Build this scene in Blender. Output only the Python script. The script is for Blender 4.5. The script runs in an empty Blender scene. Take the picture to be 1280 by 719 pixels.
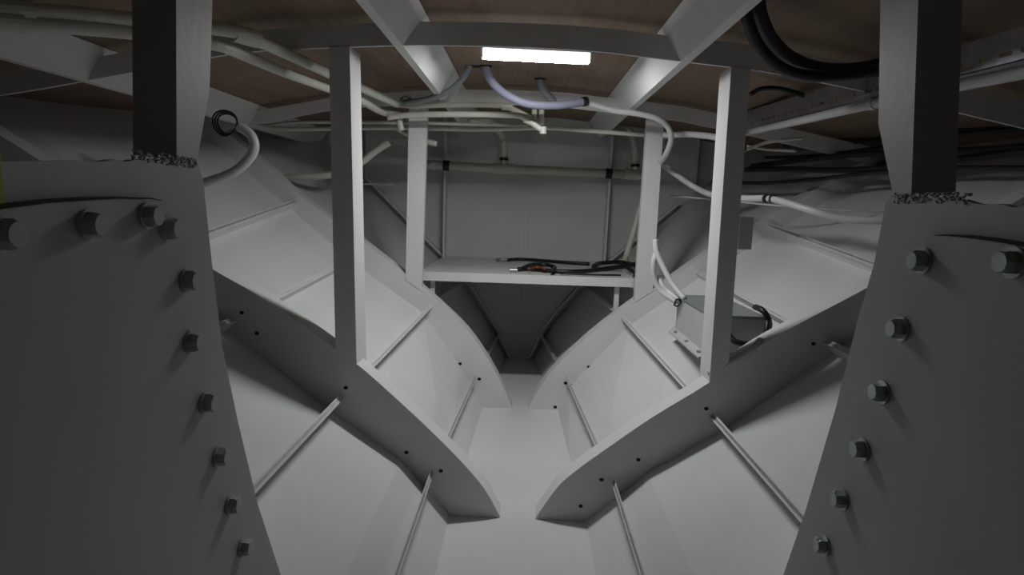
import bpy, bmesh, math, random
from mathutils import Vector, Matrix
random.seed(7)
C = bpy.context.scene.collection
sc = bpy.context.scene

# ------------------------------------------------------------------ camera
H = 1.3                       # eye height above the keel plate
F = 780.0                     # focal length in pixels of a 1280 wide frame
CX, CY = 640.0, 359.5
VPX, VPY = 657.0, 255.0       # where lines running forward along the hull meet
ROLL = math.radians(1.9)
yc = Vector(((VPX-CX)/F, -(VPY-CY)/F, -1.0)).normalized()
zc = Vector((math.sin(ROLL), math.cos(ROLL), 0.0))
zc = (zc - yc*zc.dot(yc)).normalized()
xc = yc.cross(zc)
RW = Matrix((xc, yc, zc))     # camera space -> world
cam_d = bpy.data.cameras.new('camera'); cam_d.sensor_width = 36.0; cam_d.lens = F*36.0/1280.0
cam_d.clip_start = 0.02
cam = bpy.data.objects.new('camera', cam_d); C.objects.link(cam)
cam.matrix_world = Matrix.Translation((0, 0, H)) @ RW.to_4x4()
sc.camera = cam
EYE = Vector((0, 0, H))

def ray(u, v): return RW @ Vector(((u-CX)/F, -(v-CY)/F, -1.0))
def at_y(u, v, Y): d = ray(u, v); return EYE + d*(Y/d.y)
def at_x(u, v, X): d = ray(u, v); return EYE + d*(X/d.x)
def at_z(u, v, Z): d = ray(u, v); return EYE + d*((Z-H)/d.z)

YN, YA, YB, YC = 1.0*H, 1.885*H, 2.965*H, 4.0*H   # frame stations going forward
YAFT = -1.3
DL, DR = 0.465*H, 0.50*H                         # bolted side plates

# ------------------------------------------------------------------ materials
def mat(name, col, rough=0.5, metal=0.0, noise=0.0, nscale=8.0, bump=0.0, bscale=60.0, col2=None, spec=0.5):
    m = bpy.data.materials.new(name); m.use_nodes = True
    nt = m.node_tree; b = nt.nodes['Principled BSDF']
    b.inputs['Roughness'].default_value = rough; b.inputs['Metallic'].default_value = metal
    b.inputs['Specular IOR Level'].default_value = spec
    b.inputs['Base Color'].default_value = (*col, 1)
    tc = nt.nodes.new('ShaderNodeTexCoord')
    if noise > 0:
        n = nt.nodes.new('ShaderNodeTexNoise'); n.inputs['Scale'].default_value = nscale; n.inputs['Detail'].default_value = 6
        nt.links.new(tc.outputs['Object'], n.inputs['Vector'])
        r = nt.nodes.new('ShaderNodeValToRGB')
        c2 = col2 or tuple(c*(1-noise) for c in col)
        r.color_ramp.elements[0].position = 0.3; r.color_ramp.elements[0].color = (*c2, 1)
        r.color_ramp.elements[1].position = 0.7; r.color_ramp.elements[1].color = (*col, 1)
        nt.links.new(n.outputs['Fac'], r.inputs['Fac']); nt.links.new(r.outputs['Color'], b.inputs['Base Color'])
    if bump > 0:
        n2 = nt.nodes.new('ShaderNodeTexNoise'); n2.inputs['Scale'].default_value = bscale; n2.inputs['Detail'].default_value = 4
        nt.links.new(tc.outputs['Object'], n2.inputs['Vector'])
        bp = nt.nodes.new('ShaderNodeBump'); bp.inputs['Strength'].default_value = bump; bp.inputs['Distance'].default_value = 0.01
        nt.links.new(n2.outputs['Fac'], bp.inputs['Height']); nt.links.new(bp.outputs['Normal'], b.inputs['Normal'])
    return m

PAINT = mat('white_hull_paint', (0.68, 0.685, 0.685), 0.42, 0, 0.06, 3.0, 0.04, 30)
STEEL = mat('white_frame_paint', (0.72, 0.725, 0.705), 0.45, 0, 0.08, 5.0, 0.04, 35)
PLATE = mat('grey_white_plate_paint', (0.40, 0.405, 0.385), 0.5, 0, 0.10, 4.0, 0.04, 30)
PLY = None
def plywood():
    m = bpy.data.materials.new('plywood'); m.use_nodes = True; nt = m.node_tree; b = nt.nodes['Principled BSDF']
    b.inputs['Roughness'].default_value = 0.7
    tc = nt.nodes.new('ShaderNodeTexCoord'); mp = nt.nodes.new('ShaderNodeMapping'); mp.inputs['Scale'].default_value = (9, 0.9, 1)
    n = nt.nodes.new('ShaderNodeTexNoise'); n.inputs['Scale'].default_value = 3; n.inputs['Detail'].default_value = 8; n.inputs['Distortion'].default_value = 0.8
    r = nt.nodes.new('ShaderNodeValToRGB')
    r.color_ramp.elements[0].position = 0.3; r.color_ramp.elements[0].color = (0.19, 0.125, 0.085, 1)
    r.color_ramp.elements[1].position = 0.75; r.color_ramp.elements[1].color = (0.27, 0.19, 0.135, 1)
    nt.links.new(tc.outputs['Object'], mp.inputs['Vector']); nt.links.new(mp.outputs['Vector'], n.inputs['Vector'])
    nt.links.new(n.outputs['Fac'], r.inputs['Fac']); nt.links.new(r.outputs['Color'], b.inputs['Base Color'])
    return m
PLY = plywood()
CREAM = mat('cream_pipe_plastic', (0.64, 0.64, 0.555), 0.4, 0, 0.12, 9)
WHITEC = mat('white_cable_sheath', (0.60, 0.61, 0.60), 0.4, 0, 0.06, 9)
PURP = mat('grey_violet_conduit', (0.27, 0.28, 0.36), 0.45, 0, 0.1, 9)
GREYC = mat('grey_conduit', (0.24, 0.26, 0.27), 0.5)
BLACK = mat('black_rubber', (0.012, 0.012, 0.013), 0.45)
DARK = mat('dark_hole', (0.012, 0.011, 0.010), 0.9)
ZINC = mat('zinc_plated_steel', (0.42, 0.46, 0.46), 0.35, 0.75, 0.3, 30)
GALV = mat('galvanised_steel', (0.50, 0.49, 0.54), 0.38, 0.7, 0.25, 25)
CLAMP = mat('steel_clamp', (0.4, 0.4, 0.4), 0.45, 0.8)
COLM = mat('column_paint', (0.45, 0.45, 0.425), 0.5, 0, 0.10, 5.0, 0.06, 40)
WELD = mat('burnt_weld', (0.52, 0.51, 0.47), 0.7, 0, 0.75, 60, 0.4, 90, col2=(0.16, 0.14, 0.115))
BOXM = mat('enclosure_grey', (0.50, 0.51, 0.51), 0.4, 0, 0.05, 5)
GREEN = mat('green_grey_lid', (0.22, 0.25, 0.235), 0.3)
COPPER = mat('copper_strands', (0.30, 0.10, 0.05), 0.4, 0.6)
YELLOW = mat('yellow_webbing', (0.45, 0.40, 0.06), 0.7)
def emit(name, col, s):
    m = bpy.data.materials.new(name); m.use_nodes = True; nt = m.node_tree
    for n in list(nt.nodes): nt.nodes.remove(n)
    e = nt.nodes.new('ShaderNodeEmission'); o = nt.nodes.new('ShaderNodeOutputMaterial')
    e.inputs['Color'].default_value = (*col, 1); e.inputs['Strength'].default_value = s
    nt.links.new(e.outputs[0], o.inputs[0]); return m
LAMP = emit('lit_diffuser', (0.97, 0.985, 1.0), 76.0)
LAMPS = emit('lit_diffuser_side', (0.97, 0.985, 1.0), 2.2)
HOUSE = mat('lamp_housing', (0.7, 0.7, 0.7), 0.4)

# ------------------------------------------------------------------ mesh helpers
def obj(name, bm, m, parent=None, smooth=False):
    bmesh.ops.recalc_face_normals(bm, faces=bm.faces[:])
    me = bpy.data.meshes.new(name); bm.to_mesh(me); bm.free()
    if m: me.materials.append(m)
    if smooth:
        for p in me.polygons: p.use_smooth = True
    o = bpy.data.objects.new(name, me); C.objects.link(o)
    if parent: o.parent = parent
    return o
def tag(o, label, cat, group=None, kind='thing'):
    o['label'] = label; o['category'] = cat; o['kind'] = kind
    if group: o['group'] = group
    return o
def thing(name, label, cat, group=None):
    o = bpy.data.objects.new(name, None); C.objects.link(o); o.empty_display_size = 0.05
    return tag(o, label, cat, group)
def bevel(bm, w, seg=2, ang=30):
    es = [e for e in bm.edges if len(e.link_faces) == 2 and e.calc_face_angle(0) > math.radians(ang)]
    if es: bmesh.ops.bevel(bm, geom=es, offset=w, segments=seg, affect='EDGES', clamp_overlap=True)
def prism(pts, d, bm=None):
    """closed polygon of Vectors pushed along vector d"""
    bm = bm or bmesh.new()
    a = [bm.verts.new(p) for p in pts]; b = [bm.verts.new(p + d) for p in pts]
    n = len(pts)
    fa = bm.faces.new(a); fb = bm.faces.new(b[::-1])
    for i in range(n): bm.faces.new((a[i], b[i], b[(i+1) % n], a[(i+1) % n]))
    return bm
def ribbon(p, q, d, bm=None):
    """solid between two matching polylines, pushed along d"""
    bm = bm or bmesh.new(); n = len(p)
    A = [bm.verts.new(x) for x in p]; B = [bm.verts.new(x) for x in q]
    A2 = [bm.verts.new(x + d) for x in p]; B2 = [bm.verts.new(x + d) for x in q]
    for i in range(n-1):
        bm.faces.new((A[i], A[i+1], B[i+1], B[i])); bm.faces.new((A2[i], B2[i], B2[i+1], A2[i+1]))
        bm.faces.new((A[i], A2[i], A2[i+1], A[i+1])); bm.faces.new((B[i], B[i+1], B2[i+1], B2[i]))
    bm.faces.new((A[0], B[0], B2[0], A2[0])); bm.faces.new((A[-1], A2[-1], B2[-1], B[-1]))
    return bm
def box(c, s, bm=None, rot=None):
    bm = bm or bmesh.new(); c = Vector(c)
    M = Matrix.Translation(c) @ (rot.to_4x4() if rot else Matrix()) @ Matrix.Diagonal((s[0], s[1], s[2], 1))
    bmesh.ops.create_cube(bm, size=1, matrix=M); return bm
def smooth_path(pts, sub=6):
    pts = [Vector(p) for p in pts]
    if len(pts) < 3 or sub <= 1: return pts
    out = []
    for i in range(len(pts)-1):
        p0 = pts[max(i-1, 0)]; p1 = pts[i]; p2 = pts[i+1]; p3 = pts[min(i+2, len(pts)-1)]
        for k in range(sub):
            t = k/sub
            out.append(0.5*((2*p1) + (p2-p0)*t + (2*p0-5*p1+4*p2-p3)*t*t + (3*p1-p0-3*p2+p3)*t**3))
    out.append(pts[-1]); return out
def tube(pts, r, n=12, sub=6, bm=None):
    bm = bm or bmesh.new(); P = smooth_path(pts, sub); rings = []
    up = None
    for i, p in enumerate(P):
        t = (P[min(i+1, len(P)-1)] - P[max(i-1, 0)]).normalized()
        if up is None:
            up = Vector((0, 0, 1)) if abs(t.z) < 0.9 else Vector((1, 0, 0))
        up = (up - t*up.dot(t)).normalized(); s = t.cross(up)
        rings.append([bm.verts.new(p + (up*math.cos(a) + s*math.sin(a))*r) for a in [2*math.pi*k/n for k in range(n)]])
    for a, b in zip(rings, rings[1:]):
        for k in range(n): bm.faces.new((a[k], a[(k+1) % n], b[(k+1) % n], b[k]))
    bm.faces.new(rings[0][::-1]); bm.faces.new(rings[-1])
    return bm
def ring_on(p, t, r, ln, n=14):
    t = t.normalized(); return tube([p - t*ln/2, p + t*ln/2], r, n, 1)
def interp(poly, s):
    """point of a polyline at fraction s of its length"""
    L = [(b-a).length for a, b in zip(poly, poly[1:])]; T = sum(L)*s
    for a, b, l in zip(poly, poly[1:], L):
        if T <= l: return a.lerp(b, T/l if l else 0)
        T -= l
    return poly[-1].copy()
def resample(poly, n): return [interp(poly, i/(n-1)) for i in range(n)]
def extend(poly, z):
    a, b = poly[-2], poly[-1]; t = (z-b.z)/(b.z-a.z); return poly + [b + (b-a)*t]

# ------------------------------------------------------------------ deck profile (camber) from the deck beam
TOPA = [(-200,120),(45,86),(172,62),(265,45),(332,37),(396,33),(457,29),(520,27),(640,28),(740,33),(838,45),(875,48),(970,60),(1095,85),(1200,108),(1420,158)]
BOTA = [(-200,150),(45,112),(172,89),(265,70),(332,63),(396,60),(457,58),(520,56),(640,58),(740,63),(838,75),(875,79),(970,91),(1095,117),(1200,141),(1420,194)]
topA = [at_y(u, v, YA) for u, v in TOPA]; botA = [at_y(u, v, YA) for u, v in BOTA]
def prof(poly, x):
    if x <= poly[0].x: a, b = poly[0], poly[1]
    elif x >= poly[-1].x: a, b = poly[-2], poly[-1]
    else:
        for a, b in zip(poly, poly[1:]):
            if a.x <= x <= b.x: break
    return a.z + (b.z-a.z)*(x-a.x)/(b.x-a.x)
DECKGAP = 0.032               # the plywood rides on thin packing above the beams
def deck_z(x): return prof(topA, x) + DECKGAP
def beam_z(x): return prof(botA, x)
DECKTOP = max(p.z for p in topA)

# ------------------------------------------------------------------ hull sections
#        chine      bar2       knuckle    bar1       bar05      bar0
SEC = {
 ('l','A'): [(562,645),(533,611),(502,576),(414,513),(283,412),(172,334)],
 ('l','B'): [(603,511),(589,484),(574,456),(529,392),(441,328),(363,261)],
 ('l','C'): [(632,447),(622,424),(611,403),(580,353),(543,316),(455,226)],
 ('r','A'): [(732,656),(771,622),(809,591),(903,538),(1042,440),(1150,363)],
 ('r','B'): [(697,512),(712,484),(736,459),(787,407),(875,347),(966,292)],
 ('r','C'): [(667,447),(678,426),(690,405),(730,359),(772,324),(850,259)],
}
YS = {'A': YA, 'B': YB, 'C': YC}
sec = {}
for (s, k), pts in SEC.items():
    P = [at_y(u, v, YS[k]) for u, v in pts]
    print('chine', s, k, round(P[0].x, 3), round(P[0].z, 3))
    P[0].z = 0.0
    P = extend(P, DECKTOP + 0.06)
    sec[s, k] = P
def hull_at(s, y):
    """hull section polyline at station y"""
    ks = [('A', YA), ('B', YB), ('C', YC)]
    if y <= YA: P = sec[s, 'A']; return [Vector((p.x, y, p.z)) for p in P]
    for (k0, y0), (k1, y1) in zip(ks, ks[1:]):
        if y <= y1 + 1e-6:
            t = (y-y0)/(y1-y0); return [a.lerp(b, t) for a, b in zip(sec[s, k0], sec[s, k1])]
def build_hull(s, name):
    bm = bmesh.new(); rows = []
    for y in (YAFT, 0.2, YN, YA, YA+0.5*(YB-YA), YB, YB+0.5*(YC-YB), YC+0.01):
        P = hull_at(s, min(y, YC))
        rows.append([bm.verts.new((p.x, y, p.z)) for p in P])
    for a, b in zip(rows, rows[1:]):
        for i in range(len(a)-1): bm.faces.new((a[i], a[i+1], b[i+1], b[i]))
    o = obj(name, bm, PAINT)
    sg = 1 if s == 'r' else -1
    # give the shell plate its thickness, outwards
    me = o.data; bm = bmesh.new(); bm.from_mesh(me)
    vs = bm.verts[:]; fs = bm.faces[:]
    r = bmesh.ops.extrude_face_region(bm, geom=fs)
    for v in [e for e in r['geom'] if isinstance(e, bmesh.types.BMVert)]: v.co += Vector((sg*0.008, 0, -0.010))
    bmesh.ops.recalc_face_normals(bm, faces=bm.faces[:]); bm.to_mesh(me); bm.free()
    o['kind'] = 'structure'; return o
build_hull('l', 'wall_left'); build_hull('r', 'wall_right')

# floor (keel plate)
bm = bmesh.new(); rows = []
for y in (YAFT, YA, YB, YC+0.01):
    a = hull_at('l', min(y, YC))[0]; b = hull_at('r', min(y, YC))[0]
    rows.append([bm.verts.new((a.x-0.004, y, 0)), bm.verts.new((b.x+0.004, y, 0)), bm.verts.new((b.x+0.004, y, -0.012)), bm.verts.new((a.x-0.004, y, -0.012))])
for a, b in zip(rows, rows[1:]):
    for i in range(4): bm.faces.new((a[i], a[(i+1) % 4], b[(i+1) % 4], b[i]))
bm.faces.new(rows[0]); bm.faces.new(rows[-1][::-1])
o = obj('floor', bm, PAINT); o['kind'] = 'structure'

# bulkheads
def bulkhead(name, y, t):
    L = hull_at('l', min(y, YC)); R = hull_at('r', min(y, YC))
    pts = [Vector((p.x, y, p.z)) for p in L][::-1] + [Vector((p.x, y, p.z)) for p in R]
    o = obj(name, prism(pts, Vector((0, t, 0))), PAINT); o['kind'] = 'structure'
bulkhead('wall_front', YC, 0.012); bulkhead('wall_back', YAFT, -0.012)

# ceiling: plywood deck following the camber
xs = [p.x for p in topA]; lo, hi = -3.3, 3.3
prof_pts = [Vector((lo, 0, deck_z(lo)))] + [Vector((p.x, 0, deck_z(p.x))) for p in topA if lo < p.x < hi] + [Vector((hi, 0, deck_z(hi)))]
low = [Vector((p.x, YAFT, p.z)) for p in prof_pts]; up = [p + Vector((0, 0, 0.02)) for p in low]
o = obj('ceiling', ribbon(low, up, Vector((0, YC+0.02-YAFT, 0))), PLY); o['kind'] = 'structure'

# ------------------------------------------------------------------ hull ribs (transverse web frames with a face flange)
INNER = {
 ('l','A'): [(622,641),(603,614),(580,586),(552,557),(520,526),(484,493),(450,463),(420,441),(367,403),(317,370),(266,341),(172,282)],
 ('l','B'): [(638,512),(627,486),(609,452),(584,416),(554,386),(527,362),(506,345),(448,301),(411,275),(363,238),(338,214),(318,197)],
 ('r','A'): [(673,642),(700,611),(728,587),(766,560),(817,525),(875,490),(904,470),(940,443),(984,417),(1082,365),(1150,326)],
 ('r','B'): [(662,513),(676,487),(697,460),(742,418),(793,379),(813,366),(840,350),(887,318),(940,284),(977,264),(1010,245)],
}
RIBLAB = {
 ('l','A'): 'broad white hull rib on the left side under the nearer left post',
 ('r','A'): 'broad white hull rib on the right side under the nearer right post',
 ('l','B'): 'curved white hull rib on the left side under the farther left post',
 ('r','B'): 'curved white hull rib on the right side under the farther right post',
}
ribs = {}
innerP = {}
def inward(s): return 1 if s == 'l' else -1
for (s, k) in [('l','A'),('r','A'),('l','B'),('r','B')]:
    Y = YS[k]
    I = [at_y(u, v, Y) for u, v in INNER[s, k]]; I[0].z = 0.0
    I = smooth_path(I, 4)
    zt = 2.2
    I = extend(I, H + 0.36*H)
    Oo = sec[s, k]
    Oc = []
    for p in Oo:
        if p.z < I[-1].z - 0.15: Oc.append(p)
        else:
            a = Oc[-1]; t = (I[-1].z - a.z)/(p.z-a.z); Oc.append(a.lerp(p, t)); break
    Oc = [Vector((p.x - 0.003*inward(s), Y, p.z-0.003)) for p in Oc]
    root = thing('hull_rib', RIBLAB[s, k], 'hull rib', 'hull ribs')
    ribs[s, k] = root
    pts = I + Oc[::-1]
    obj('web', prism(pts, Vector((0, 0.012, 0))), STEEL, root)
    # face flange running forward from the free edge
    nrm = []
    for i in range(len(I)):
        t = (I[min(i+1, len(I)-1)] - I[max(i-1, 0)]).normalized()
        n = Vector((-t.z, 0, t.x)) * (-1 if s == 'l' else 1)
        if n.z < 0: n = -n
        nrm.append(n)
    J = [p + n*0.012 for p, n in zip(I, nrm)]
    J[0].z = max(J[0].z, 0.0)
    fw = 0.10 if k == 'A' else 0.115
    obj('flange', ribbon(I, J, Vector((0, fw, 0))), STEEL, root)
    innerP[s, k] = I
# the light rim at the forward bulkhead
for s in 'lr':
    P = smooth_path(sec[s, 'C'][:-1], 4)
    U, Q = [], []
    for i, p in enumerate(P):
        t = (P[min(i+1, len(P)-1)] - P[max(i-1, 0)]).normalized()
        n = Vector((-t.z, 0, t.x))
        if n.x*inward(s) < 0: n = -n
        U.append(p + n*0.034); Q.append(p + n*0.050)
    U = [Vector((p.x, YC-0.085, max(p.z, 0.002))) for p in U]; Q = [Vector((p.x, YC-0.085, max(p.z, 0.003))) for p in Q]
    o = obj('bow_rib', ribbon(U, Q, Vector((0, 0.084, 0))), STEEL)
    tag(o, 'slim white rib curving along the edge of the bow wall on the %s side' % ('left' if s == 'l' else 'right'), 'hull rib', 'bow wall ribs')

# drain holes (dark scallops) where stringers pass the ribs
def hole(s, k, u, v, r=0.010):
    p = at_y(u, v, YS[k]-0.002)
    bm = bmesh.new()
    pts = [p + Vector((math.cos(a)*r, 0, math.sin(a)*r*0.8)) for a in [2*math.pi*i/14 for i in range(14)]]
    obj('drain_hole', prism(pts, Vector((0, 0.004, 0))), DARK, ribs[s, k])
for s, k, u, v in [('l','A',432,485),('l','A',508,566),('l','A',551,589),('l','A',302,391),('l','A',321,417),
                   ('r','A',883,511),('r','A',798,575),('r','A',752,600),('r','A',1017,430),('r','A',726,633),
                   ('l','B',528,393),('l','B',575,455),('l','B',599,474),('l','B',470,352),
                   ('r','B',787,406),('r','B',736,459),('r','B',715,482),('r','B',707,479),('r','B',694,509),('r','B',877,343)]:
    hole(s, k, u, v, 0.009 if k == 'A' else 0.012)

# ------------------------------------------------------------------ longitudinal stringers on the shell
SLAB = {1: 'white flat bar stringer lowest on the %s hull beside the keel plate',
        3: 'white flat bar stringer halfway up the %s hull, second from the keel plate',
        4: 'white flat bar stringer on the %s hull, third from the keel plate',
        5: 'white flat bar stringer highest on the %s hull near the pipes'}
for s in 'lr':
    for idx in (1, 3, 4, 5):
        hgt = {1: 0.075, 3: 0.075, 4: 0.055, 5: 0.065}[idx]
        ys = [YAFT+0.02, YA, YB, YC-0.02] if idx in (1, 3) else [YAFT+0.02, YA, YB]
        base, tip = [], []
        for y in ys:
            P = hull_at(s, y); p = P[idx]
            t = (P[idx+1]-P[idx-1]).normalized()
            n = Vector((-t.z, 0, t.x))
            if n.z < 0: n = -n
            if idx == 1: n = (n*0.5 + Vector((0, 0, 1))*0.9).normalized()
            base.append(p - n*0.004); tip.append(p + n*hgt)
        side_v = (P[idx-1]-P[idx+1]).normalized()          # towards the keel
        bm = ribbon([q - side_v*0.005 for q in base], [q - side_v*0.005 for q in tip], side_v*0.010)
        ribbon([q - side_v*0.012 + (q2-q).normalized()*0.012 for q2, q in zip(base, tip)], [q - side_v*0.012 for q in tip], side_v*0.024, bm)
        o = obj('hull_stringer', bm, STEEL)
        tag(o, SLAB[idx] % ('left' if s == 'l' else 'right'), 'stringer', 'hull stringers')

# ------------------------------------------------------------------ deck beams and girders
def beam(name, Y, label):
    n = 40; X0, X1 = (-2.9, 2.9)
    if Y > YA+0.1: X0, X1 = -2.3, 2.3
    xx = [X0 + (X1-X0)*i/n for i in range(n+1)]
    top = [Vector((x, Y, prof(topA, x))) for x in xx]; bot = [Vector((x, Y, beam_z(x))) for x in xx]
    tag(obj(name, ribbon(top, bot, Vector((0, 0.014, 0))), STEEL), label, 'deck beam', 'deck beams')
beam('deck_beam', YA, 'white curved deck beam running just above the lit lamp')
beam('deck_beam', YB, 'white curved deck beam behind the lamp, above the farther posts')
GIRD = [(-0.372*H, -0.305*H, 'long white deck girder running forward left of the lamp', -1),
        (0.435*H, 0.375*H, 'long white deck girder running forward right of the lamp', 1),
        (-1.31*H, -1.25*H, 'outer white deck girder on the left above the long pipes', -1)]
for X, XT_, lab, sg in GIRD:          # leaning web, foot outboard, with a narrow outboard flange
    root = thing('deck_girder', lab, 'deck girder', 'deck girders')
    zt, zb = deck_z(XT_)-0.004, beam_z(X)-0.003
    y0, y1 = YAFT+0.02, YC-0.02; d = Vector((0, y1-y0, 0)); th = Vector((sg*0.012, 0, 0.004))
    t0, t1 = Vector((XT_, y0, zt)), Vector((X, y0, zb))
    obj('web', prism([t0, t1, t1+th, t0+Vector((sg*0.014, 0, 0))], d), STEEL, root)
    obj('flange', prism([t1, t1+Vector((sg*0.035, 0, 0.0)), t1+Vector((sg*0.035, 0, 0.008)), t1+Vector((0, 0, 0.008))], d), STEEL, root)

# ------------------------------------------------------------------ posts
def post(name, label, Y, tl, tr, bl, br, depth, ztop, holes=None):
    """hollow post: front face given by four corners on plane Y"""
    Y = Y - 0.004
    p = [at_y(*tl, Y), at_y(*tr, Y), at_y(*br, Y), at_y(*bl, Y)]
    for q in p[:2]:
        q.z = beam_z(q.x) + 0.001
    bm = prism(p, Vector((0, depth, 0))); bevel(bm, 0.006)
    root = thing(name, label, 'post', 'support posts')
    obj('shaft', bm, STEEL, root)
    return root
PAL = post('support_post', 'white steel post on the left, nearer one standing on the broad rib', YA, (411,66), (437,66), (420,470), (446,470), 0.155, 0)
PAR = post('support_post', 'white steel post on the right, nearer one standing on the broad rib', YA, (914,85), (938,88), (886,492), (909,480), 0.140, 0)
PBL = post('support_post', 'slim white post at the left end of the shelf, farther left one', YB, (511,148), (534,148), (507,350), (527,364), 0.05, 0)
PBR = post('support_post', 'slim white post at the right end of the shelf, farther right one', YB, (809,150), (830,150), (793,378), (816,364), 0.05, 0)
# small plate fixed behind the nearer right post
a = at_y(925, 271, YA+0.1); b = at_y(938, 312, YA+0.1)
bm = box(((a.x+b.x)/2, YA+0.1, (a.z+b.z)/2), (abs(b.x-a.x), 0.02, abs(a.z-b.z)))
obj('bracket', bm, STEEL, PAR)

# ------------------------------------------------------------------ near bolted side plates and columns
def plate_z(s):    # where the plate plane meets the shell
    P = sec[s, 'A']; X = DL if s == 'l' else DR
    for a, b in zip(P, P[1:]):
        if abs(a.x) <= X <= abs(b.x): return a.z + (b.z-a.z)*(X-abs(a.x))/(abs(b.x)-abs(a.x))
EDGE = {'l': [(246,199),(254,225),(265,330),(278,435),(297,525),(322,630),(351,719)],
        'r': [(1116,243),(1107,254),(1092,332),(1072,400),(1045,509),(1007,638),(979,719)]}
COVER = {'l': [(-60,271),(0,262),(60,254),(110,250),(160,247),(190,248),(213,255),(228,268),(236,285),(250,350),(256,428),(273,504),(289,571),(305,631),(320,684),(330,719)],
         'r': [(1330,319),(1280,308),(1230,299),(1190,294),(1160,294),(1143,298),(1133,306),(1129,318),(1122,350),(1103,413),(1079,490),(1056,560),(1031,624),(1009,683),(996,719)]}
BOLT = {'l': [(14,293),(120,281),(192,270),(217,286),(240,351),(245,428),(263,504),(279,571),(294,631),(309,684)],
        'r': [(1257,328),(1146,326),(1119,411),(1096,490),(1072,562),(1047,624),(1025,681)]}
PT = 0.014
for s in 'lr':
    sg = -1 if s == 'l' else 1
    X = sg*(DL if s == 'l' else DR)
    side = 'left' if s == 'l' else 'right'
    zb = plate_z(s) - 0.005
    E = [at_x(u, v, X) for u, v in EDGE[s]]
    print('plate', s, [(round(p.y, 2), round(p.z, 2)) for p in E], 'hull z', zb)
    Ec = []
    for p in E:
        if p.z > zb: Ec.append(p)
        else:
            a = Ec[-1]; t = (zb-a.z)/(p.z-a.z); Ec.append(a.lerp(p, t)); break
    else:
        a, b = E[-2], E[-1]; t = (zb-b.z)/(b.z-a.z); Ec.append(b+(b-a)*t)
    yb = 0.12
    # ragged torch cut top edge
    top = []
    z0 = E[0].z
    tq = at_x(0, 202, X) if s == 'l' else at_x(1280, 258, X); tz0, ty0 = tq.z, tq.y
    ny = 40
    for i in range(ny+1):
        y = yb + (E[0].y-yb)*i/ny
        top.append(Vector((X, y, z0 + (tz0-z0)*(E[0].y-y)/(E[0].y-ty0) + (0 if y < E[0].y-0.3 else random.uniform(-0.003, 0.003)))))
    pts = top + Ec[1:] + [Vector((X, yb, zb))]
    root = thing('side_bulkhead', 'grey white steel wall plate at the %s edge with %s' % (side, 'dull painted bolts' if s == 'l' else 'shiny zinc bolts'), 'bulkhead', 'bolted side bulkheads')
    obj('backing_plate', prism(pts, Vector((sg*PT, 0, 0))), PLATE, root)
    Xc = X - sg*0.012
    Cp = [at_x(u, v, Xc) for u, v in COVER[s]]
    last = Cp[-1]; prev = Cp[-2]
    t = (zb+0.03-last.z)/(last.z-prev.z)
    if t > 0: Cp.append(last+(last-prev)*t)
    Cp = [p for p in Cp if p.z > zb+0.02]
    Cp.append(Vector((Xc, yb+0.03, Cp[-1].z))); Cp.append(Vector((Xc, yb+0.03, Cp[0].z)))
    bm = prism(Cp, Vector((sg*0.0115, 0, 0))); bevel(bm, 0.003, 2, 60)
    cov = obj('cover_plate', bm, PLATE, root)
    # near-black strip, coloured as the shade inside the gap above the warped top edge
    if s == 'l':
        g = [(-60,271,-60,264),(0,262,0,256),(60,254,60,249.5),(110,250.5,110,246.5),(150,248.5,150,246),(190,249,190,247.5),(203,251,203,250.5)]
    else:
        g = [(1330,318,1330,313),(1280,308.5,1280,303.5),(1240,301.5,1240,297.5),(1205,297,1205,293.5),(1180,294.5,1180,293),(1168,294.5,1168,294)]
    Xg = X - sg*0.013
    obj('gap_shade_strip', ribbon([at_x(a, b, Xg) for a, b, c, d in g], [at_x(c, d, Xg) for a, b, c, d in g], Vector((sg*0.012, 0, 0))), DARK, root)
    for (u, v) in BOLT[s]:
        p = at_x(u, v, Xc - sg*0.012)
        p.x = Xc
        ax = Vector((-sg, 0, 0)); r = 0.0165 if s == 'r' else 0.018
        b0 = random.uniform(0, 1)
        bm = bmesh.new()
        def ringv(rad, h, hexa):
            out = []
            for i in range(24):
                t = i*math.pi/12; q_ = (t % (math.pi/3)) - math.pi/6
                rr = rad*math.cos(math.pi/6)/math.cos(q_) if hexa else rad
                out.append(bm.verts.new(p + Vector((0, math.cos(t+b0)*rr, math.sin(t+b0)*rr)) + ax*h))
            return out
        R_ = [ringv(r, 0.003, True), ringv(r, 0.0155, True), ringv(r*0.80, 0.021, False)]
        for A_, B_ in zip(R_, R_[1:]):
            for i in range(24): bm.faces.new((A_[i], A_[(i+1) % 24], B_[(i+1) % 24], B_[i]))
        bm.faces.new(R_[0][::-1]); bm.faces.new(R_[2])
        wp = [p + Vector((0, math.cos(i*math.pi/10)*0.021, math.sin(i*math.pi/10)*0.021)) for i in range(20)]
        prism(wp, ax*0.004, bm)
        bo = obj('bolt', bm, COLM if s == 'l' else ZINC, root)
    # column on the corner of the plate
    col = {'l': ([(220,-60),(267,-60),(265,20),(262,112),(248,192),(246,200),(221,200)], 0.076),
           'r': ([(1150,-60),(1101,-60),(1100,40),(1098,155),(1115,237),(1116,243),(1139,243)], 0.074)}[s]
    P = [at_x(u, v, X) for u, v in col[0]]
    P[0] = P[0] + (P[0]-P[-1])*((deck_z(X)-0.002-P[0].z)/(P[0].z-P[-1].z))
    P[1].y += (P[1].y-P[2].y)*((deck_z(X)-0.002-P[1].z)/(P[1].z-P[2].z)); P[1].z = deck_z(X)-0.002
    for q in P[-2:]: q.z = z0
    bm = prism(P, Vector((sg*col[1], 0, 0))); bevel(bm, 0.003, 1, 40)
    croot = thing('corner_column', 'thick steel column standing on the %s bolted wall plate, its front dark' % side, 'column', 'near columns')
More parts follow.
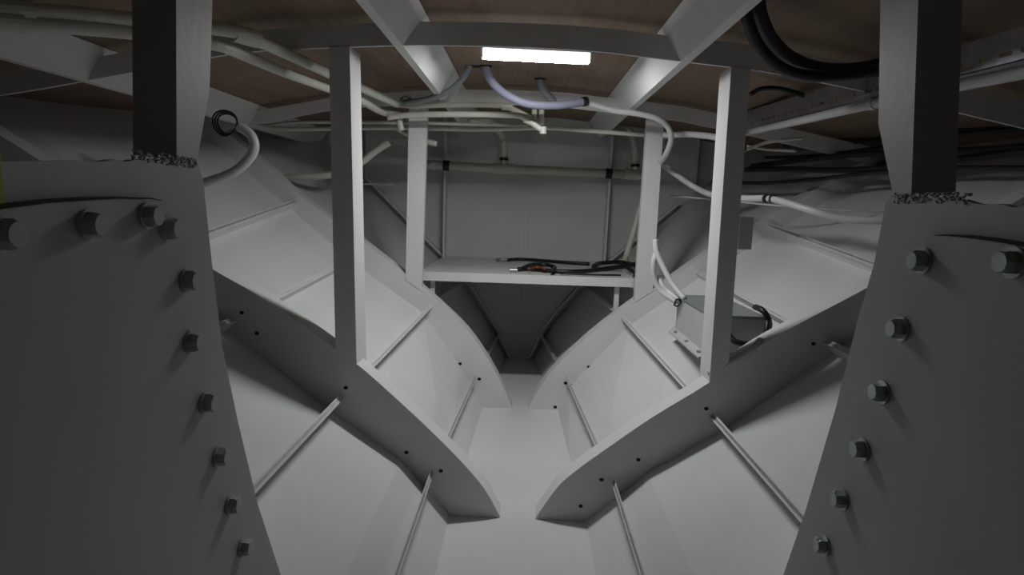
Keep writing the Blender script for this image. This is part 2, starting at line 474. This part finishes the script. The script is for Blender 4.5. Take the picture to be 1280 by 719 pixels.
    obj('shaft', bm, COLM, croot)
    # rough weld and burnt edge at the foot
    bm = bmesh.new()
    y0 = E[0].y
    for i in range(260):
        y = y0 - 0.004 - random.random()*0.19 * (1 if i % 3 else 0.5)
        r = random.uniform(0.0018, 0.0045)
        M = Matrix.Translation((X + sg*random.uniform(-0.001, 0.003), y, z0 + random.uniform(-0.016, 0.001))) @ Matrix.Diagonal((0.7, random.uniform(0.8, 1.6), random.uniform(0.4, 0.8), 1))
        bmesh.ops.create_icosphere(bm, subdivisions=1, radius=r, matrix=M)
    obj('weld_bead', bm, WELD, croot, True)
p = at_x(0, 228, -DL+0.004)
bm = box((p.x, p.y-0.004, p.z+0.0), (0.004, 0.012, 0.062))
tag(obj('yellow_strap', bm, YELLOW), 'short yellow strap hanging on the left bolted wall plate', 'strap')

# ------------------------------------------------------------------ lamp
zl = deck_z(0)
l0 = at_z(602, 66, zl-0.035); l1 = at_z(737, 72.5, zl-0.035)
mid = (l0+l1)/2; dv = (l1-l0); ln = dv.length; ang = math.atan2(dv.y, dv.x)
Rz = Matrix.Rotation(ang, 3, 'Z')
dz = deck_z(mid.x)
root = thing('batten_lamp', 'lit white tube lamp fixed under the plywood deck behind the nearer beam', 'lamp')
root.location = (mid.x, mid.y, dz); root.rotation_euler = (0, 0, ang)
bm = box((0, 0, -0.012), (ln*0.995, 0.075, 0.022)); bevel(bm, 0.004); obj('housing', bm, HOUSE, root)
hh = dz - (mid.z)  # drop of the diffuser
bm = bmesh.new(); sec_ = [(0.036, -0.022), (0.036, -0.050), (0.031, -0.056), (-0.031, -0.056), (-0.036, -0.050), (-0.036, -0.022)]
A = [bm.verts.new((-ln/2+0.006, y, z)) for y, z in sec_]; B = [bm.verts.new((ln/2-0.006, y, z)) for y, z in sec_]
n = len(sec_)
for k in range(n-1):
    f_ = bm.faces.new((A[k], A[k+1], B[k+1], B[k])); f_.material_index = 0 if k == 2 else 1
for f_ in (bm.faces.new(A), bm.faces.new(B[::-1]), bm.faces.new((A[0], B[0], B[-1], A[-1]))): f_.material_index = 1
dif = obj('diffuser', bm, LAMP, root); dif.data.materials.append(LAMPS)
for e in (-1, 1):
    bm = box((e*(ln/2-0.002), 0, -0.034), (0.008, 0.07, 0.05)); bevel(bm, 0.003); obj('end_cap', bm, HOUSE, root)

# ------------------------------------------------------------------ shelf
zs = at_y(660, 348, YB+0.20).z
yf = YB + 0.115
f0 = at_y(526, 344, yf); f1 = at_y(792, 355, yf)
zf = (f0.z+f1.z)/2
root = thing('shelf_tray', 'white steel shelf with a raised lip in front of the bow wall', 'shelf')
x0, x1 = f0.x, f1.x; wd = x1-x0; yb_ = YC-0.005
zl_ = zf + 0.022
bm = box(((x0+x1)/2, (yf+yb_)/2, zl_), (wd, yb_-yf, 0.008)); obj('shelf_board', bm, STEEL, root)
bm = box(((x0+x1)/2, yf, zf), (wd, 0.008, 0.058)); bevel(bm, 0.002); obj('front_lip', bm, STEEL, root)
for x in (x0, x1): obj('end_lip', box((x, (yf+yb_)/2, zf), (0.008, yb_-yf, 0.058)), STEEL, root)
for (u, v, v2) in ((541,352,372),(771,360,392)):
    p = at_y(u, v, yf+0.06); hz = interp([Vector(q) for q in hull_at('l' if u < 640 else 'r', yf+0.06)], 0.3)
    P = hull_at('l' if u < 640 else 'r', yf+0.06); zh = None
    for a, b in zip(P, P[1:]):
        if min(a.x, b.x) <= p.x <= max(a.x, b.x): zh = a.z + (b.z-a.z)*(p.x-a.x)/(b.x-a.x)
    obj('leg', box((p.x, yf+0.06, (zl_+zh)/2), (0.03, 0.03, zl_-zh+0.01)), STEEL, root)

# wall stiffeners on the bow wall
def stiff(u0, v0, u1, v1, lab, dep=0.05, w=0.016):
    a = at_y(u0, v0, YC); b = at_y(u1, v1, YC)
    bm = prism([a+Vector((-w/2, 0, 0)), a+Vector((w/2, 0, 0)), b+Vector((w/2, 0, 0)), b+Vector((-w/2, 0, 0))], Vector((0, -dep, 0)))
    tag(obj('wall_stiffener', bm, STEEL), lab, 'stiffener', 'bow wall stiffeners')
stiff(662, 148, 652, 448, 'thin upright bar down the middle of the bow wall', 0.045)
stiff(560, 146, 557, 322, 'upright bar on the bow wall left of the middle, above the shelf', 0.15)
stiff(764, 150, 753, 326, 'upright bar on the bow wall right of the middle, above the shelf', 0.15)
stiff(461, 144, 459, 222, 'upright bar on the bow wall far left, beyond the slim post', 0.06)
stiff(872, 156, 866, 240, 'upright bar on the bow wall far right, beyond the slim post', 0.06)

# ------------------------------------------------------------------ pipes and cables
def run(name, pts, r, m, label, cat, group=None, sub=6, parts=()):
    bm = tube(pts, r, 12, sub)
    o = obj(name, bm, m, None, True); tag(o, label, cat, group)
    for (pn, p, t, rr, l, mm) in parts:
        obj(pn, ring_on(p, t, rr, l), mm, o, False)
    return o
def dirn(a, b): return (b-a).normalized()
G1 = 'cream pipes under the deck'
zp = H + 0.432*H
def under(u, v, drop):
    z = H + 0.43*H
    for _ in range(12):
        q = at_z(u, v, z); z = 0.5*z + 0.5*(beam_z(q.x) - drop)
    return at_z(u, v, z)
P1 = [under(u, v, 0.030) for u, v in [(-60,5),(0,11),(90,17),(173,25),(265,35),(300,42),(322,51),(365,70),(412,92),(450,109),(496,130)]]
run('long_pipe', P1, 0.021, CREAM, 'upper of the two long cream pipes crossing behind the left column', 'pipe', G1, 5,
    [('coupling', under(16, 12.5, 0.030), dirn(P1[1], P1[2]), 0.028, 0.09, CREAM), ('coupling', under(306, 45, 0.030), dirn(P1[4], P1[6]), 0.029, 0.10, CREAM)])
zp2 = H + 0.408*H
P2 = [under(u, v, 0.065) for u, v in [(-60,21),(0,28),(90,34),(173,42),(265,55),(300,67),(355,90),(412,111),(450,125),(478,140),(500,144)]]
run('long_pipe', P2, 0.020, CREAM, 'lower of the two long cream pipes crossing behind the left column', 'pipe', G1, 5,
    [('coupling', under(4, 28, 0.065), dirn(P2[1], P2[2]), 0.026, 0.09, CREAM)])
YP = YB - 0.13
Y3 = YB + 0.10
pa = [at_y(u, v, YP) for u, v in [(498,131),(520,132),(580,131),(628,132),(642,137),(660,146),(670,152)]]
run('branch_pipe', pa, 0.016, CREAM, 'cream pipe just under the farther beam, uppermost of the crossing pipes', 'pipe', G1, 4,
    [('coupling', at_y(634, 133.5, YP), dirn(pa[2], pa[4]), 0.021, 0.06, CREAM), ('coupling', at_y(521, 131.5, YP), dirn(pa[0], pa[2]), 0.022, 0.04, CREAM)])
pb = [at_y(u, v, YP-0.05) for u, v in [(484,147),(510,144),(560,143),(640,144),(656,148),(668,156),(678,163)]]
run('branch_pipe', pb, 0.017, CREAM, 'cream pipe passing in front of the top of the slim left post', 'pipe', G1, 4,
    [('coupling', at_y(661, 151, YP-0.05), dirn(pb[3], pb[5]), 0.022, 0.05, CREAM), ('elbow', at_y(679, 163, YP-0.05), Vector((0, 0, 1)), 0.020, 0.04, CREAM)])
for (u, lab) in ((668, 'short upright pipe stub below the violet conduit, left of the pair'), (677, 'short upright pipe stub below the violet conduit, right of the pair')):
    run('pipe_stub', [at_y(u, 137, YP), at_y(u, 156, YP)], 0.016, CREAM, lab, 'pipe', 'pipe stubs', 1)
pc = [at_y(u, v, Y3) for u, v in [(286,154),(330,157),(370,153),(440,153),(520,154),(600,156),(660,158)]]
run('thin_pipe', pc, 0.011, CREAM, 'thin cream pipe at left behind the posts, upper of the close pair', 'pipe', G1, 4)
pc2 = [at_y(u, v, Y3) for u, v in [(330,157),(350,161),(412,161),(500,160),(600,162),(680,160),(740,164),(808,169),(835,171)]]
run('thin_pipe', pc2, 0.013, CREAM, 'thin cream pipe spanning between the slim posts, lower of the close pair', 'pipe', G1, 4)
YE = YC - 0.21
pe = [at_y(u, v, YE) for u, v in [(522,204.5),(540,206),(630,211),(720,215),(806,219)]]
oe = run('cross_pipe', pe, 0.034, CREAM, 'thick cream pipe crossing the bow wall above the shelf with two risers', 'pipe', G1, 1,
    [('clamp', at_y(542, 206, YE), dirn(pe[0], pe[1]), 0.040, 0.035, STEEL), ('clamp', at_y(558, 207, YE), dirn(pe[0], pe[1]), 0.041, 0.05, BLACK), ('clamp', at_y(761, 217, YE), dirn(pe[0], pe[1]), 0.041, 0.05, BLACK),
     ('tee', at_y(630, 211, YE), dirn(pe[1], pe[2]), 0.043, 0.17, CREAM), ('tee', at_y(793, 218, YE), dirn(pe[1], pe[2]), 0.043, 0.15, CREAM)])
obj('riser', tube([at_y(588, 148, Y3+0.05), at_y(606, 150, Y3+0.2), at_y(620, 158, Y3+0.45), at_y(628, 170, YE-0.04), at_y(630, 184, YE), at_y(630, 208, YE)], 0.028, 12, 5), CREAM, oe, True)
obj('riser', tube([at_y(786, 160, YE), at_y(791, 172, YE), at_y(794, 185, YE), at_y(794, 214, YE)], 0.028, 12, 5), CREAM, oe, True)
for u, v in ((630, 199), (794, 207)):
    obj('hose_clip', ring_on(at_y(u, v, YE), Vector((0, 0, 1)), 0.034, 0.022), BLACK, oe)
# left low hoses
pl = [at_y(u, v, Y3+0.12) for u, v in [(262,222),(290,222),(350,222),(412,219),(446,207),(468,190),(487,178)]]
run('low_pipe', pl, 0.022, CREAM, 'yellowish pipe running level behind the left post, bending up at its end', 'pipe', G1, 5)
pl = [at_y(u, v, YA+0.45) for u, v in [(225,238),(258,228),(290,216),(310,200),(318,184),(313,168),(298,158)]]
run('hose', pl, 0.022, WHITEC, 'white hose curving up from behind the left bolted wall plate', 'hose', None, 6)
pl = [at_y(u, v, YP+0.3) for u, v in [(496,160),(510,168),(530,176),(546,180)]]
run('pipe_branch', pl, 0.017, CREAM, 'short cream pipe angling down beside the slim left post', 'pipe', G1, 4)
run('pipe_branch', [at_y(u, v, YP) for u, v in [(499,148),(500,156),(502,163)]], 0.018, CREAM, 'short cream drop pipe joining the level pipes left of the slim post', 'pipe', G1, 3)
# dark coil at left
ctr = at_y(281, 154, YA+0.75); bm = bmesh.new()
for k in range(3):
    rr = 0.062 - 0.006*k
    tube([ctr + Vector((math.cos(a)*rr, 0.014*k + 0.01*math.sin(2*a), math.sin(a)*rr)) for a in [2*math.pi*i/20 for i in range(21)]], 0.0045, 8, 2, bm)
tag(obj('cable_coil', bm, BLACK, None, True), 'small black cable coil hanging behind the left column', 'cable coil')
# shiny hose clamp cluster
p = at_y(503, 127, YP-0.03)
cl = thing('hose_clamp', 'shiny steel clamp joining hoses beside the slim left post', 'clamp')
obj('band', ring_on(p, Vector((1, 0, 0.3)), 0.024, 0.02), CLAMP, cl); obj('band', ring_on(p+Vector((0.045, 0, 0.006)), Vector((1, 0, 0.3)), 0.022, 0.02), CLAMP, cl)
obj('screw', box(p+Vector((0.02, -0.02, 0.025)), (0.03, 0.01, 0.01)), CLAMP, cl)
# conduits dropping out of the plywood
def decked(u, v): return at_z(u, v, deck_z(0)-0.0)
q = decked(607, 82)
c1 = [q + Vector((0, 0, 0.01))] + [at_y(u, v, q.y + t) for u, v, t in [(610,93,0.0),(620,108,0.03),(637,121,0.08),(660,130,0.12),(690,132,0.16),(712,130,0.19),(731,127,0.22)]]
o1 = run('flexible_conduit', c1, 0.022, PURP, 'grey violet conduit drooping from the plywood under the lamp', 'conduit', 'violet conduits', 6,
    [('end_sleeve', c1[-1], dirn(c1[-2], c1[-1]), 0.026, 0.03, BLACK), ('collar', q+Vector((0, 0, -0.004)), Vector((0, 0, 1)), 0.032, 0.012, BLACK)])
q2 = decked(675, 98)
c2 = [q2 + Vector((0, 0, 0.01))] + [at_y(u, v, q2.y + t) for u, v, t in [(677,106,0.0),(683,117,0.02),(692,127,0.06)]]
run('flexible_conduit', c2, 0.022, GREYC, 'short grey conduit dropping from the plywood behind the violet one', 'conduit', None, 6,
    [('collar', q2+Vector((0, 0, -0.004)), Vector((0, 0, 1)), 0.032, 0.012, BLACK)])
q3 = decked(588, 82)
c3 = [q3 + Vector((0, 0, 0.01))] + [at_y(u, v, q3.y + t) for u, v, t in [(583,91,0.0),(575,102,0.05),(562,113,0.1),(545,121,0.16),(525,126,0.22),(505,128,0.28)]]
run('flexible_conduit', c3, 0.016, GREYC, 'thin grey conduit sagging left from the plywood to the pipes', 'conduit', None, 6)
bm = bmesh.new(); hp = decked(594, 82.5)
prism([Vector((hp.x + math.cos(a)*0.05, hp.y + math.sin(a)*0.03, deck_z(hp.x)-0.002)) for a in [2*math.pi*i/20 for i in range(20)]], Vector((0, 0, 0.003)), bm)
tag(obj('deck_cutout', bm, DARK), 'dark cut hole in the plywood where conduits come through', 'hole')
# white cables at right
w1 = [c1[-1]] + [at_y(u, v, c1[-1].y + t) for u, v, t in [(745,132,0.02),(770,139,0.02),(795,142,0.0),(820,148,-0.02),(834,158,0.0),(839,172,0.03),(834,190,0.1),(826,203,0.25)]]
run('white_cable', w1, 0.016, WHITEC, 'white cable leaving the violet conduit and looping over the slim right post', 'cable', 'white cables on the right', 6)
w2 = [at_y(830, 168, YB-0.07), at_y(838, 169, YB-0.1), at_y(860, 168, YB-0.2), at_y(885, 170, YB-0.35), at_y(905, 172, YB-0.5), at_x(945, 163, 0.93*H), at_x(1000, 151, 0.93*H), at_x(1100, 128, 0.93*H), at_x(1196, 107, 0.93*H), at_x(1300, 86, 0.93*H), at_x(1300, 86, 0.93*H) + (at_x(1300, 86, 0.93*H)-at_x(1000, 151, 0.93*H))*0.55]
run('white_conduit', w2, 0.0175, WHITEC, 'long white pipe running aft below the slotted channel, behind the right column', 'pipe', 'white cables on the right', 6,
    [('tape_band', at_x(1092, 130, 0.93*H), dirn(w2[5], w2[7]), 0.021, 0.03, WHITEC)])
w3 = [at_y(822, 200, YB+0.1), at_y(846, 219, YB+0.05), at_y(870, 235, YB), at_y(892, 244, YB-0.2), at_y(930, 248, YB-0.5), at_y(965, 249, YB-0.7), at_y(1010, 262, YA+0.5), at_y(1050, 273, YA+0.4), at_y(1100, 276, YA+0.3), at_y(1160, 272, YA+0.2), at_y(1240, 262, YA+0.1), at_y(1330, 262, YA-0.1)]
run('white_cable', w3, 0.017, WHITEC, 'thick white cable with black tape running behind the nearer right post', 'cable', 'white cables on the right', 6,
    [('tape_band', at_y(958, 248.5, YB-0.67), dirn(w3[4], w3[5]), 0.021, 0.016, BLACK), ('tape_band', at_y(966, 249, YB-0.70), dirn(w3[4], w3[5]), 0.021, 0.016, BLACK)])
run('thin_wire', [at_y(838, 245, YB+0.3), at_y(900, 250, YB), at_y(960, 256, YB-0.3), at_y(1040, 262, YB-0.5), at_y(1110, 266, YB-0.6)], 0.005, WHITEC, 'thin taut wire beneath the thick white cable on the right', 'wire', None, 4)
run('thin_wire', [at_y(438, 231, YB+0.5), at_y(470, 230, YB+0.5), at_y(492, 231, YB+0.5)], 0.005, WHITEC, 'thin wire stretched level in front of the bow wall on the left', 'wire', None, 2)
run('white_cable', [at_y(934, 187, YB-0.4), at_y(955, 179, YB-0.4), at_y(980, 175, YB-0.4), at_y(1003, 173, YB-0.4)], 0.009, CREAM, 'thin cream cable in the dark just below the long white pipe', 'cable', 'white cables on the right', 5)
run('white_cable', [at_y(934, 183, YB-0.38), at_y(960, 187, YB-0.38), at_y(995, 189, YB-0.38)], 0.007, CREAM, 'thin cream cable lying lower, under the long white pipe', 'cable', 'white cables on the right', 5)
# leaning pipe beside the shelf
run('leaning_pipe', [at_y(803, 250, YB+0.75), at_y(792, 290, YB+0.72), at_y(781, 326, YB+0.70)], 0.022, CREAM, 'cream pipe leaning steeply behind the slim right post down to the shelf', 'pipe', G1, 3)
# thick black cables
k1 = [at_y(u, v, Yk) for u, v, Yk in [(928,-60,1.503*H),(931,0,1.522*H),(936,30,1.540*H),(950,60,1.578*H),(975,84,1.624*H),(1010,95,1.670*H),(1060,94,1.689*H),(1110,86,1.670*H),(1200,66,1.624*H),(1310,40,1.531*H)]]
run('thick_cable', k1, 0.019, BLACK, 'thick black cable sweeping down from the deck, outer of the pair', 'cable', 'thick black cables', 6)
k2 = [at_y(u, v, Yk) for u, v, Yk in [(947,-60,1.540*H),(948,0,1.559*H),(953,25,1.578*H),(967,52,1.624*H),(992,74,1.670*H),(1030,86,1.717*H),(1070,86,1.735*H),(1110,78,1.717*H),(1200,56,1.670*H),(1310,30,1.578*H)]]
run('thick_cable', k2, 0.021, mat('charcoal_rubber', (0.03, 0.03, 0.033), 0.5), 'thick charcoal cable sweeping down from the deck, inner of the pair', 'cable', 'thick black cables', 6)
run('thin_black_cable', [at_y(u, v, 2.3*H) for u, v in [(938,118),(952,111),(975,111),(1000,118),(1030,128)]], 0.011, BLACK, 'thin black cable looping above the slotted channel', 'cable', None, 6)

# slotted channel (real slots)
XT = 0.97*H
def on_tray(u, v): return at_x(u, v, XT)
ta, tb = on_tray(930, 141), on_tray(1330, 18); ba, bb = on_tray(930, 163), on_tray(1330, 62)
y_far, y_near = ta.y, 0.35
def tz(y, which):
    a, b = (ta, tb) if which else (ba, bb); return a.z + (b.z-a.z)*(y-a.y)/(b.y-a.y)
root = thing('slotted_channel', 'galvanised slotted cable channel running aft above the long white pipe', 'cable channel')
bm = bmesh.new()
def strip(y0, y1, f0, f1):
    def pz(y, f): return tz(y, 0)*(1-f) + tz(y, 1)*f
    prism([Vector((XT, y0, pz(y0, f0))), Vector((XT, y1, pz(y1, f0))), Vector((XT, y1, pz(y1, f1))), Vector((XT, y0, pz(y0, f1)))], Vector((0.003, 0, 0)), bm)
strip(y_near, y_far, 0, 0.24); strip(y_near, y_far, 0.40, 1.0)
y = y_near
while y < y_far - 0.08:
    strip(y, y+0.03, 0.24, 0.40); y += 0.075
obj('channel_face', bm, GALV, root)
def lip(w, name):
    a = [Vector((XT, y_near, tz(y_near, w))), Vector((XT, y_far, tz(y_far, w)))]
    b = [p + Vector((0, 0, 0.003)) for p in a]
    obj(name, ribbon(a, b, Vector((0.06, 0, 0))), GALV, root)
lip(0, 'bottom_lip'); lip(1, 'top_lip')

# ------------------------------------------------------------------ junction box on the right hull
def hull_z(s_, x, y):
    P = hull_at(s_, y)
    for a, b in zip(P, P[1:]):
        if min(a.x, b.x) <= x <= max(a.x, b.x): return a.z + (b.z-a.z)*(x-a.x)/(b.x-a.x)
    return 0.0
y0 = 2.72
q = at_y(886, 448, y0); top_ = at_y(890, 397, y0); right_ = at_y(957, 396, y0); rb_ = at_y(955, 431, y0)
x0, z1 = q.x, top_.z; x1 = right_.x
kf = (893-657)/(849-657); y1 = y0*kf
def boxbot(x): return q.z + (rb_.z-q.z)*(x-x0)/(x1-x0)
print('box', [round(v, 3) for v in (x0, x1, y0, y1, z1, q.z)])
def boxsec(y):
    up_ = max(0.0, hull_z('r', x1, y)+0.01-rb_.z)
    return [Vector((x0, y, q.z)), Vector((x0, y, z1)), Vector((x1, y, z1)), Vector((x1, y, min(rb_.z, z1-0.03)))]
print('hull under box', [(round(hull_z('r', x, y), 3), round(boxbot(x), 3)) for x in (x0, x1) for y in (y0, y1)])
root = thing('junction_box', 'grey white junction box mounted on the right hull behind the nearer post', 'box')
bm = bmesh.new()
A = [bm.verts.new(p) for p in boxsec(y0)]; B = [bm.verts.new(p) for p in boxsec(y1)]
bm.faces.new(A); bm.faces.new(B[::-1])
for i in range(4): bm.faces.new((A[i], B[i], B[(i+1) % 4], A[(i+1) % 4]))
bevel(bm, 0.005); obj('body', bm, BOXM, root)
bm = box(((x0+x1)/2, (y0+y1)/2, z1+0.005), (x1-x0+0.014, y1-y0+0.014, 0.012)); bevel(bm, 0.004); obj('lid', bm, GREEN, root)
fa, fb = Vector((x0+0.004, y0+0.02, q.z+0.004)), Vector((x0+0.004, y1-0.02, q.z+0.004))
fo = Vector((-0.045, 0, -0.012))
obj('mounting_flange', ribbon([fa, fb], [fa+fo, fb+fo], Vector((0, 0, 0.007))), BOXM, root)
for yy in (y0+0.10, y1-0.12):
    for xx in (x0+0.03, x1-0.05):
        za, zb_ = hull_z('r', xx, yy), boxbot(xx) + (0 if xx < x0+0.1 else 0)
        zb_ = q.z + (min(rb_.z, z1-0.03)-q.z)*(xx-x0)/(x1-x0)
        if za < zb_: obj('foot', box((xx, yy, (za+zb_)/2), (0.035, 0.035, zb_-za+0.012)), BOXM, root)
for t in (0.12, 0.5, 0.88):
    pb_ = fa.lerp(fb, t) + fo*0.55 + Vector((0, 0, 0.006))
    bm = bmesh.new(); prism([pb_+Vector((math.cos(i*math.pi/3)*0.010, math.sin(i*math.pi/3)*0.010, 0)) for i in range(6)], Vector((0, 0, 0.010)), bm)
    obj('bolt', bm, ZINC, root)
bl = y1 - y0
yk = y0 - 0.03
run('black_cable', [at_y(u, v, yk + t) for u, v, t in [(944,384,0.1),(953,388,0.02),(960,398,0.0),(961,410,0),(953,422,-0.04),(937,430,-0.06),(919,427,-0.05),(909,416,-0.01),(906,404,0.02)]], 0.013, BLACK, 'black cable looped round the end of the junction box', 'cable', None, 6)
run('black_cable', [at_y(u, v, yk + t) for u, v, t in [(960,402,-0.04),(958,415,-0.08),(950,426,-0.15),(943,433,-0.19)]], 0.012, BLACK, 'black cable falling from the junction box to the hull', 'cable', None, 6)
run('white_cable', [at_y(u, v, yk + t) for u, v, t in [(951,426,-0.20),(943,435,-0.225),(930,444,-0.23),(912,454,-0.23),(885,468,-0.22)]], 0.017, WHITEC, 'white cable lying on the right rib below the junction box', 'cable', 'white cables on the right', 5)
# white cables dropping to the box
yj = y0 + bl
G3 = 'white cables into the junction box'
def wc(pts, lab):
    run('box_cable', [at_y(u, v, yj + t) for u, v, t in pts], 0.015, WHITEC, lab, 'cable', G3, 6)
wc([(819,300,0.02),(821,316,0.0),(830,336,-0.03),(841,356,-0.08),(856,374,-0.15)], 'white cable dropping straight to the junction box, uppermost of three')
wc([(822,310,0.02),(817,328,0.0),(818,348,0),(826,364,-0.02),(846,378,-0.08)], 'white cable bowing widest on its way to the junction box')
wc([(824,346,0.03),(827,356,0.0),(836,366,-0.03),(850,375,-0.1)], 'short white cable between the other two entering the junction box')
tie = run('cable_tie', [at_y(843, 380, yj-0.10), at_y(846, 374, yj-0.12), at_y(851, 377, yj-0.12), at_y(847, 383, yj-0.10), at_y(842, 381, yj-0.10)], 0.004, BLACK, 'black tie binding white cables at the junction box', 'cable tie', None, 4)

# ------------------------------------------------------------------ cables lying on the shelf
zc_ = zl_ + 0.004
def sh(u, v, dz=0.0): return at_z(u, v, zc_ + 0.014 + dz)
G4 = 'black cables on the shelf'
s1 = [sh(634, 325), sh(650, 324), sh(680, 326), sh(710, 328.5), sh(737, 330)]
o = run('shelf_cable', s1, 0.013, BLACK, 'straight black cable at the back of the shelf with a metal lug', 'cable', G4, 4)
obj('cable_lug', ring_on(s1[0]+Vector((-0.03, -0.005, 0)), Vector((1, 0.2, 0)), 0.012, 0.06), CLAMP, o)
obj('cable_lug', ring_on(s1[0]+Vector((-0.07, -0.02, -0.004)), Vector((1, 0.6, 0)), 0.018, 0.02), CLAMP, o)
run('shelf_cable', [sh(742, 333), sh(750, 329), sh(770, 328), sh(785, 329), sh(797, 333)], 0.016, BLACK, 'black cable rising at the right end of the shelf', 'cable', G4, 5)
o = run('shelf_cable', [sh(648, 337), sh(665, 336.5), sh(690, 339), sh(720, 340), sh(750, 337), sh(780, 333, 0.02), sh(800, 329, 0.04)], 0.017, BLACK, 'long black cable sagging along the front of the shelf', 'cable', G4, 6)
obj('cable_lug', ring_on(sh(642, 338), Vector((1, 0, 0)), 0.016, 0.05), CLAMP, o)
run('shelf_cable', [sh(654, 335, 0.0), sh(665, 331, 0.02), sh(680, 331, 0.03), sh(693, 334, 0.01), sh(690, 338, 0.02)], 0.014, BLACK, 'black cable curled into a small heap mid shelf', 'cable', G4, 6)
run('shelf_cable', [sh(660, 336, 0.015), sh(672, 334, 0.02), sh(682, 336, 0.02)], 0.008, COPPER, 'short reddish brown wire in the cable heap', 'wire', None, 4)
run('shelf_cable', [sh(700, 342), sh(740, 343.5), sh(776, 344)], 0.006, BLACK, 'thin black cable along the front lip of the shelf', 'cable', G4, 4)
run('shelf_cable', [sh(783, 334, 0.02), sh(792, 340), sh(795, 346)], 0.013, BLACK, 'black cable end hanging near the slim right post', 'cable', G4, 4)

# ------------------------------------------------------------------ dark cables lying along the upper shell
def shell_x(s_, z, y):
    P = hull_at(s_, y)
    for a, b in zip(P, P[1:]):
        if a.z <= z <= b.z: return a.x + (b.x-a.x)*(z-a.z)/(b.z-a.z)
    return P[-1].x
rng = random.Random(3)
for s_, n in (('r', 8),):
    for i in range(n):
        z0 = 1.50 + 0.058*i; r = rng.choice((0.012, 0.015, 0.018)); pts = []
        for k in range(12):
            y = 0.6 + 0.345*k; z = z0 + 0.022*math.sin(k*1.1+i*2.1)
            pts.append(Vector((shell_x(s_, z, y) + inward(s_)*(r*1.5+0.075+0.16*max(0.0, min(y, YB)-2.1)), y, z)))
        run('hull_cable', pts, r, BLACK, 'dark cable lying along the upper hull in the shade on the %s' % ('right' if s_ == 'r' else 'left'), 'cable',
            'dark cables along the upper %s hull' % ('right' if s_ == 'r' else 'left'), 5)

# ------------------------------------------------------------------ world and view
w = bpy.data.worlds.new('world'); sc.world = w; w.use_nodes = True
w.node_tree.nodes['Background'].inputs[0].default_value = (0.0, 0.0, 0.0, 1)
sc.view_settings.view_transform = 'Standard'; sc.view_settings.look = 'None'
sc.view_settings.gamma = 1.0; sc.view_settings.use_curve_mapping = False
sc.view_settings.exposure = 1.13
